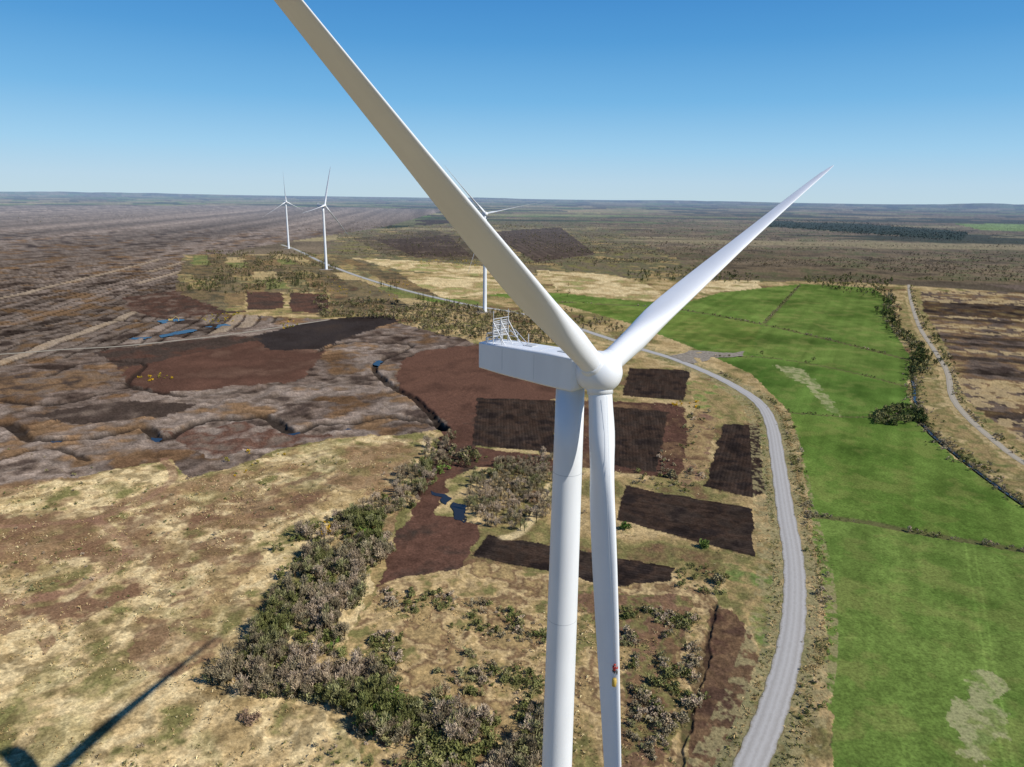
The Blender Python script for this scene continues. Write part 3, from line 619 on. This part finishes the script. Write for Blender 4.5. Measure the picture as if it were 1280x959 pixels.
for y in(-1.4,0,1.4):
    tube((-10.9,y,3.7),(-10.9,y,6.8),.07,V,Fc);tube((-9.0,y,3.8),(-10.9,y,6.4),.06,V,Fc)
for z in(4.6,5.3,6.0,6.8):tube((-10.9,-1.5,z),(-10.9,1.5,z),.05,V,Fc)
for z in(4.4,4.95):
    tube((-11.9,-1.5,z),(-9.4,-1.5,z),.04,V,Fc);tube((-11.9,1.5,z),(-9.4,1.5,z),.04,V,Fc);tube((-11.9,-1.5,z),(-11.9,1.5,z),.04,V,Fc)
for x in(-11.9,-9.4):
    for y in(-1.5,1.5):tube((x,y,3.5),(x,y,5.0),.05,V,Fc)
tube((-10.9,-1.4,6.8),(-10.9,-1.4,7.8),.04,V,Fc);tube((-10.9,1.4,6.8),(-10.9,1.4,7.8),.04,V,Fc)
tube((-7.4,1.2,3.8),(-7.4,1.2,5.1),.05,V,Fc);tube((-6.6,.4,3.85),(-9.0,.4,5.6),.05,V,Fc);tube((-6.6,-.4,3.85),(-9.0,-.4,5.6),.05,V,Fc)
FRM=mk('cooler_frame',V,Fc,galv,False)
V=[];Fc=[]
for k in range(9):boxm(V,Fc,(-11.05,0,4.7+k*.22),(.08,2.7,.10))
LOU=mk('cooler_louvres',V,Fc,galv,False)
V=[];Fc=[]
boxm(V,Fc,(-6.3,.3,3.93),(1.4,1.2,.14));boxm(V,Fc,(-1.0,.0,4.03),(1.3,1.1,.12));boxm(V,Fc,(-4,-1.93,2.0),(.04,.03,3.0));boxm(V,Fc,(-9,-1.9,2.1),(.04,.03,2.6));boxm(V,Fc,(-3.5,0,3.985),(.05,3.2,.04))
HAT=mk('roof_hatches',V,Fc,seam,False)
V=[];Fc=[];tube((-12.4,.9,3.6),(-12.4,.9,4.2),.18,V,Fc,12);tube((-12.4,-.9,3.6),(-12.4,-.9,4.2),.18,V,Fc,12);LAMP=mk('aviation_light',V,Fc,seam,False)
OV=3.9
def turbine(base,yaw,phi,tilt=TILT,cone=CONE,name='wind_turbine'):
    e=empty(name,(base[0],base[1],0))
    add('tower',TM,e);add('flange_seams',SEAM,e)
    a,b_,a2,d,x,y=frame(yaw,tilt,cone,0)
    rotz=Matrix.Rotation(-yaw,4,'Z');nm=Matrix.Translation((0,0,107.6))@rotz
    for nme,me in(('nacelle_shell',NM),('cooler_frame',FRM),('cooler_louvres',LOU),('roof_hatches',HAT),('aviation_light',LAMP)):
        o=add(nme,me,e);o.matrix_local=nm
    hc=np.array([a[0]*OV,a[1]*OV,HUB])
    o=add('spinner',HM,e);o.matrix_local=Matrix.Translation(hc)@rotz@Matrix.Rotation(-tilt,4,'Y')
    for k in range(3):
        _,_,_,d,x,y=frame(yaw,tilt,cone,phi+k*2*math.pi/3)
        m=Matrix(((x[0],y[0],d[0],hc[0]),(x[1],y[1],d[1],hc[1]),(x[2],y[2],d[2],hc[2]),(0,0,0,1)))
        o=add('blade_root_collar_%d'%(k+1),CM,e);o.matrix_local=m
        mm=m@Matrix.Translation((0,0,1.4))
        o=add('blade_%d'%(k+1),BM,e);o.matrix_local=mm
        o=add('serrated_edge_%d'%(k+1),SM,e);o.matrix_local=mm
    return e
aa=np.array([math.cos(YAW),-math.sin(YAW)])
mb=hubp[:2]-aa*OV
turbine(mb,YAW,PHI)
rd=math.radians
turbine(G(606,390),rd(80),rd(77))
turbine(G(408,337),rd(25),rd(18))
turbine(G(361,311),rd(60),rd(-3))
for k,p in enumerate([mb,G(606,390),G(408,337),G(361,311)]):
    t_=[[(p[0]+math.cos(j/48*6.28318)*r,p[1]+math.sin(j/48*6.28318)*r,z) for j in range(48)] for z,r in[(-.5,13),(.3,12),(.42,3.4)]]
    add('turbine_pad',mk('turbine_pad',*loft(t_),hm,False))
# ---------------------------------------------------------------- rope access technician on lower blade
_,_,_,d3,x3,y3=frame(YAW,TILT,CONE,PHI+2*math.pi/3)
s=np.linspace(10,60,400);q=proj(hubp+d3*s[:,None]);k=np.argmin(abs(q[:,1]-832));bp_=hubp+d3*s[k]
side=np.sign((np.array([0,0,CAMH])-bp_)@y3)
pos=bp_+y3*side*.75+x3*.85+y3*(1.6*(s[k]/LB)**2)
te=empty('rope_access_technician',pos)
def skin(name,pts,edges,rad,m,parent):
    me=bpy.data.meshes.new(name);me.from_pydata(pts,edges,[]);me.materials.append(m);o=add(name,me,parent)
    sm=o.modifiers.new('s','SKIN');o.modifiers.new('u','SUBSURF').levels=1;o.modifiers['u'].render_levels=2
    for v,r in zip(me.skin_vertices[0].data,rad):v.radius=(r,r)
    me.skin_vertices[0].data[0].use_root=True;return o
fw=-(y3*side);fw=np.array([fw[0],fw[1],0]);fw/=np.linalg.norm(fw);rt=np.array([fw[1],-fw[0],0])
def lp(f,r,z):return tuple(fw*f+rt*r+np.array([0,0,z]))
skin('jacket',[lp(0,0,.0),lp(-.02,0,.28),lp(.0,0,.48),lp(.02,.2,.46),lp(.2,.27,.3),lp(.42,.16,.42),lp(.02,-.2,.46),lp(.2,-.27,.35),lp(.4,-.14,.6)],[(0,1),(1,2),(2,3),(3,4),(4,5),(2,6),(6,7),(7,8)],[.17,.17,.12,.09,.07,.05,.09,.07,.05],redm,te)
skin('trousers',[lp(0,0,-.03),lp(.03,.11,-.08),lp(.33,.16,-.12),lp(.36,.16,-.55),lp(.45,.16,-.6),lp(.03,-.11,-.08),lp(.32,-.16,-.2),lp(.3,-.16,-.65),lp(.4,-.16,-.7)],[(0,1),(1,2),(2,3),(3,4),(0,5),(5,6),(6,7),(7,8)],[.15,.11,.09,.06,.05,.11,.09,.06,.05],dark,te)
def ball(c,rx,rz,V,Fc,n=14,m=9):
    rings=[[(c[0]+rx*math.sin(min(max(.02,i/(m-1)*math.pi),math.pi-.02))*math.cos(j/n*6.28318),c[1]+rx*math.sin(min(max(.02,i/(m-1)*math.pi),math.pi-.02))*math.sin(j/n*6.28318),c[2]-rz*math.cos(i/(m-1)*math.pi)) for j in range(n)] for i in range(m)]
    v,f=loft(rings);k=len(V);V+=v;Fc+=[tuple(k+i for i in g) for g in f]
skinm=plain('skin',(.5,.3,.22),.6)
V=[];Fc=[];ball(lp(.04,0,.70),.1,.13,V,Fc);tube(lp(0,0,.45),lp(.03,0,.66),.055,V,Fc);ball(lp(.14,0,.69),.02,.03,V,Fc,8,6);add('head',mk('head',V,Fc,skinm),te)
V=[];Fc=[];ball(lp(.03,0,.77),.135,.1,V,Fc);add('helmet',mk('helmet',V,Fc,redm),te)
rings=[[(lp(.05,.05,0)[0]+math.cos(j/16*6.28318)*r,lp(.05,.05,0)[1]+math.sin(j/16*6.28318)*r,z) for j in range(16)] for z,r in[(-2.0,.15),(-1.95,.24),(-1.5,.26),(-1.1,.24),(-1.0,.16)]]
add('kit_bag',mk('kit_bag',*loft(rings),yel),te)
V=[];Fc=[];hp=hubp+d3*2.6+x3*1.2+y3*side*1.0-pos
for o_ in(.08,-.08):tube(lp(.2,o_,.3),tuple(hp+rt*o_*4),.015,V,Fc,6)
tube(lp(.05,.05,-.1),lp(.05,.05,-1.05),.015,V,Fc,6)
add('ropes',mk('ropes',V,Fc,seam),te)
# ---------------------------------------------------------------- excavator on bog
g=G(214,402);ex=empty('excavator',(g[0],g[1],0));ex.rotation_euler=(0,0,.4)
V=[];Fc=[];
for y in(-1.2,1.2):
    pr=[]
    for j in range(20):
        t=j/20*6.28318;pr.append((math.cos(t)*.5+(1.7 if math.cos(t)>0 else -1.7),.55+math.sin(t)*.5))
    v,f=loft([[(x,y-.35,z) for x,z in pr],[(x,y+.35,z) for x,z in pr]]);k=len(V);V+=v;Fc+=[tuple(k+i for i in q_) for q_ in f]
add('tracks',mk('tracks',V,Fc,dark,False),ex)
V=[];Fc=[];boxm(V,Fc,(-.5,0,1.9),(4,2.6,1.3));boxm(V,Fc,(-1.6,0,2.65),(1.6,2.4,.3));boxm(V,Fc,(1.0,.8,3.2),(1.5,.95,.1))
for dx in(.3,1.7):
    for dy in(.35,1.25):boxm(V,Fc,(dx,dy,2.7),(.1,.1,1.1))
tube((1.2,-.3,2.0),(4.2,-.3,5.0),.28,V,Fc,6);tube((4.2,-.3,5.0),(6.4,-.3,4.2),.24,V,Fc,6);tube((6.4,-.3,4.2),(7.4,-.3,1.6),.2,V,Fc,6);boxm(V,Fc,(7.2,-.3,1.1),(.9,1.2,.9))
add('body_and_boom',mk('body_and_boom',V,Fc,plain('weathered_yellow',(.5,.36,.12),.7),False),ex)
V=[];Fc=[];boxm(V,Fc,(1.0,.8,2.65),(1.3,.8,1.0));add('cab_glass',mk('cab_glass',V,Fc,dark,False),ex)
# ---------------------------------------------------------------- light
S=Vector((1.04,-.47,1.0)).normalized()
sd=bpy.data.lights.new('sun','SUN');sd.energy=4.9;sd.angle=math.radians(.45);sd.color=(1,.965,.90);so=bpy.data.objects.new('sun',sd);scene.collection.objects.link(so);so.rotation_euler=S.to_track_quat('Z','Y').to_euler()
w=bpy.data.worlds.new("World");scene.world=w;w.use_nodes=True;nt=w.node_tree;bg=nt.nodes['Background'];L=nt.links
sk=nt.nodes.new('ShaderNodeTexSky');sk.sky_type='NISHITA';sk.sun_disc=False;sk.sun_elevation=math.asin(S.z);sk.sun_rotation=math.atan2(S.x,S.y);sk.altitude=100;sk.air_density=1.0;sk.dust_density=.3;sk.ozone_density=2.0
tc=nt.nodes.new('ShaderNodeTexCoord');sx=nt.nodes.new('ShaderNodeSeparateXYZ');L.new(tc.outputs['Generated'],sx.inputs[0])
cr=nt.nodes.new('ShaderNodeValToRGB');e=cr.color_ramp.elements
e[0].position=0;e[0].color=(*lin(190,216,230),1);e[1].position=1;e[1].color=(*lin(20,62,128),1)
for p,c in[(.02,(184,214,234)),(.06,(158,206,238)),(.12,(116,182,230)),(.19,(82,156,216)),(.27,(56,132,202)),(.5,(34,90,158))]:
    q=e.new(p);q.color=(*lin(*c),1)
L.new(sx.outputs['Z'],cr.inputs[0])
sc=nt.nodes.new('ShaderNodeVectorMath');sc.operation='SCALE';sc.inputs['Scale'].default_value=10.0;L.new(cr.outputs[0],sc.inputs[0])
mxn=nt.nodes.new('ShaderNodeMix');mxn.data_type='RGBA';mxn.inputs[0].default_value=.94;L.new(sk.outputs[0],mxn.inputs[6]);L.new(sc.outputs[0],mxn.inputs[7]);L.new(mxn.outputs[2],bg.inputs[0])
bg.inputs['Strength'].default_value=.1
scene.view_settings.view_transform='Standard';scene.view_settings.look='None';scene.view_settings.exposure=0
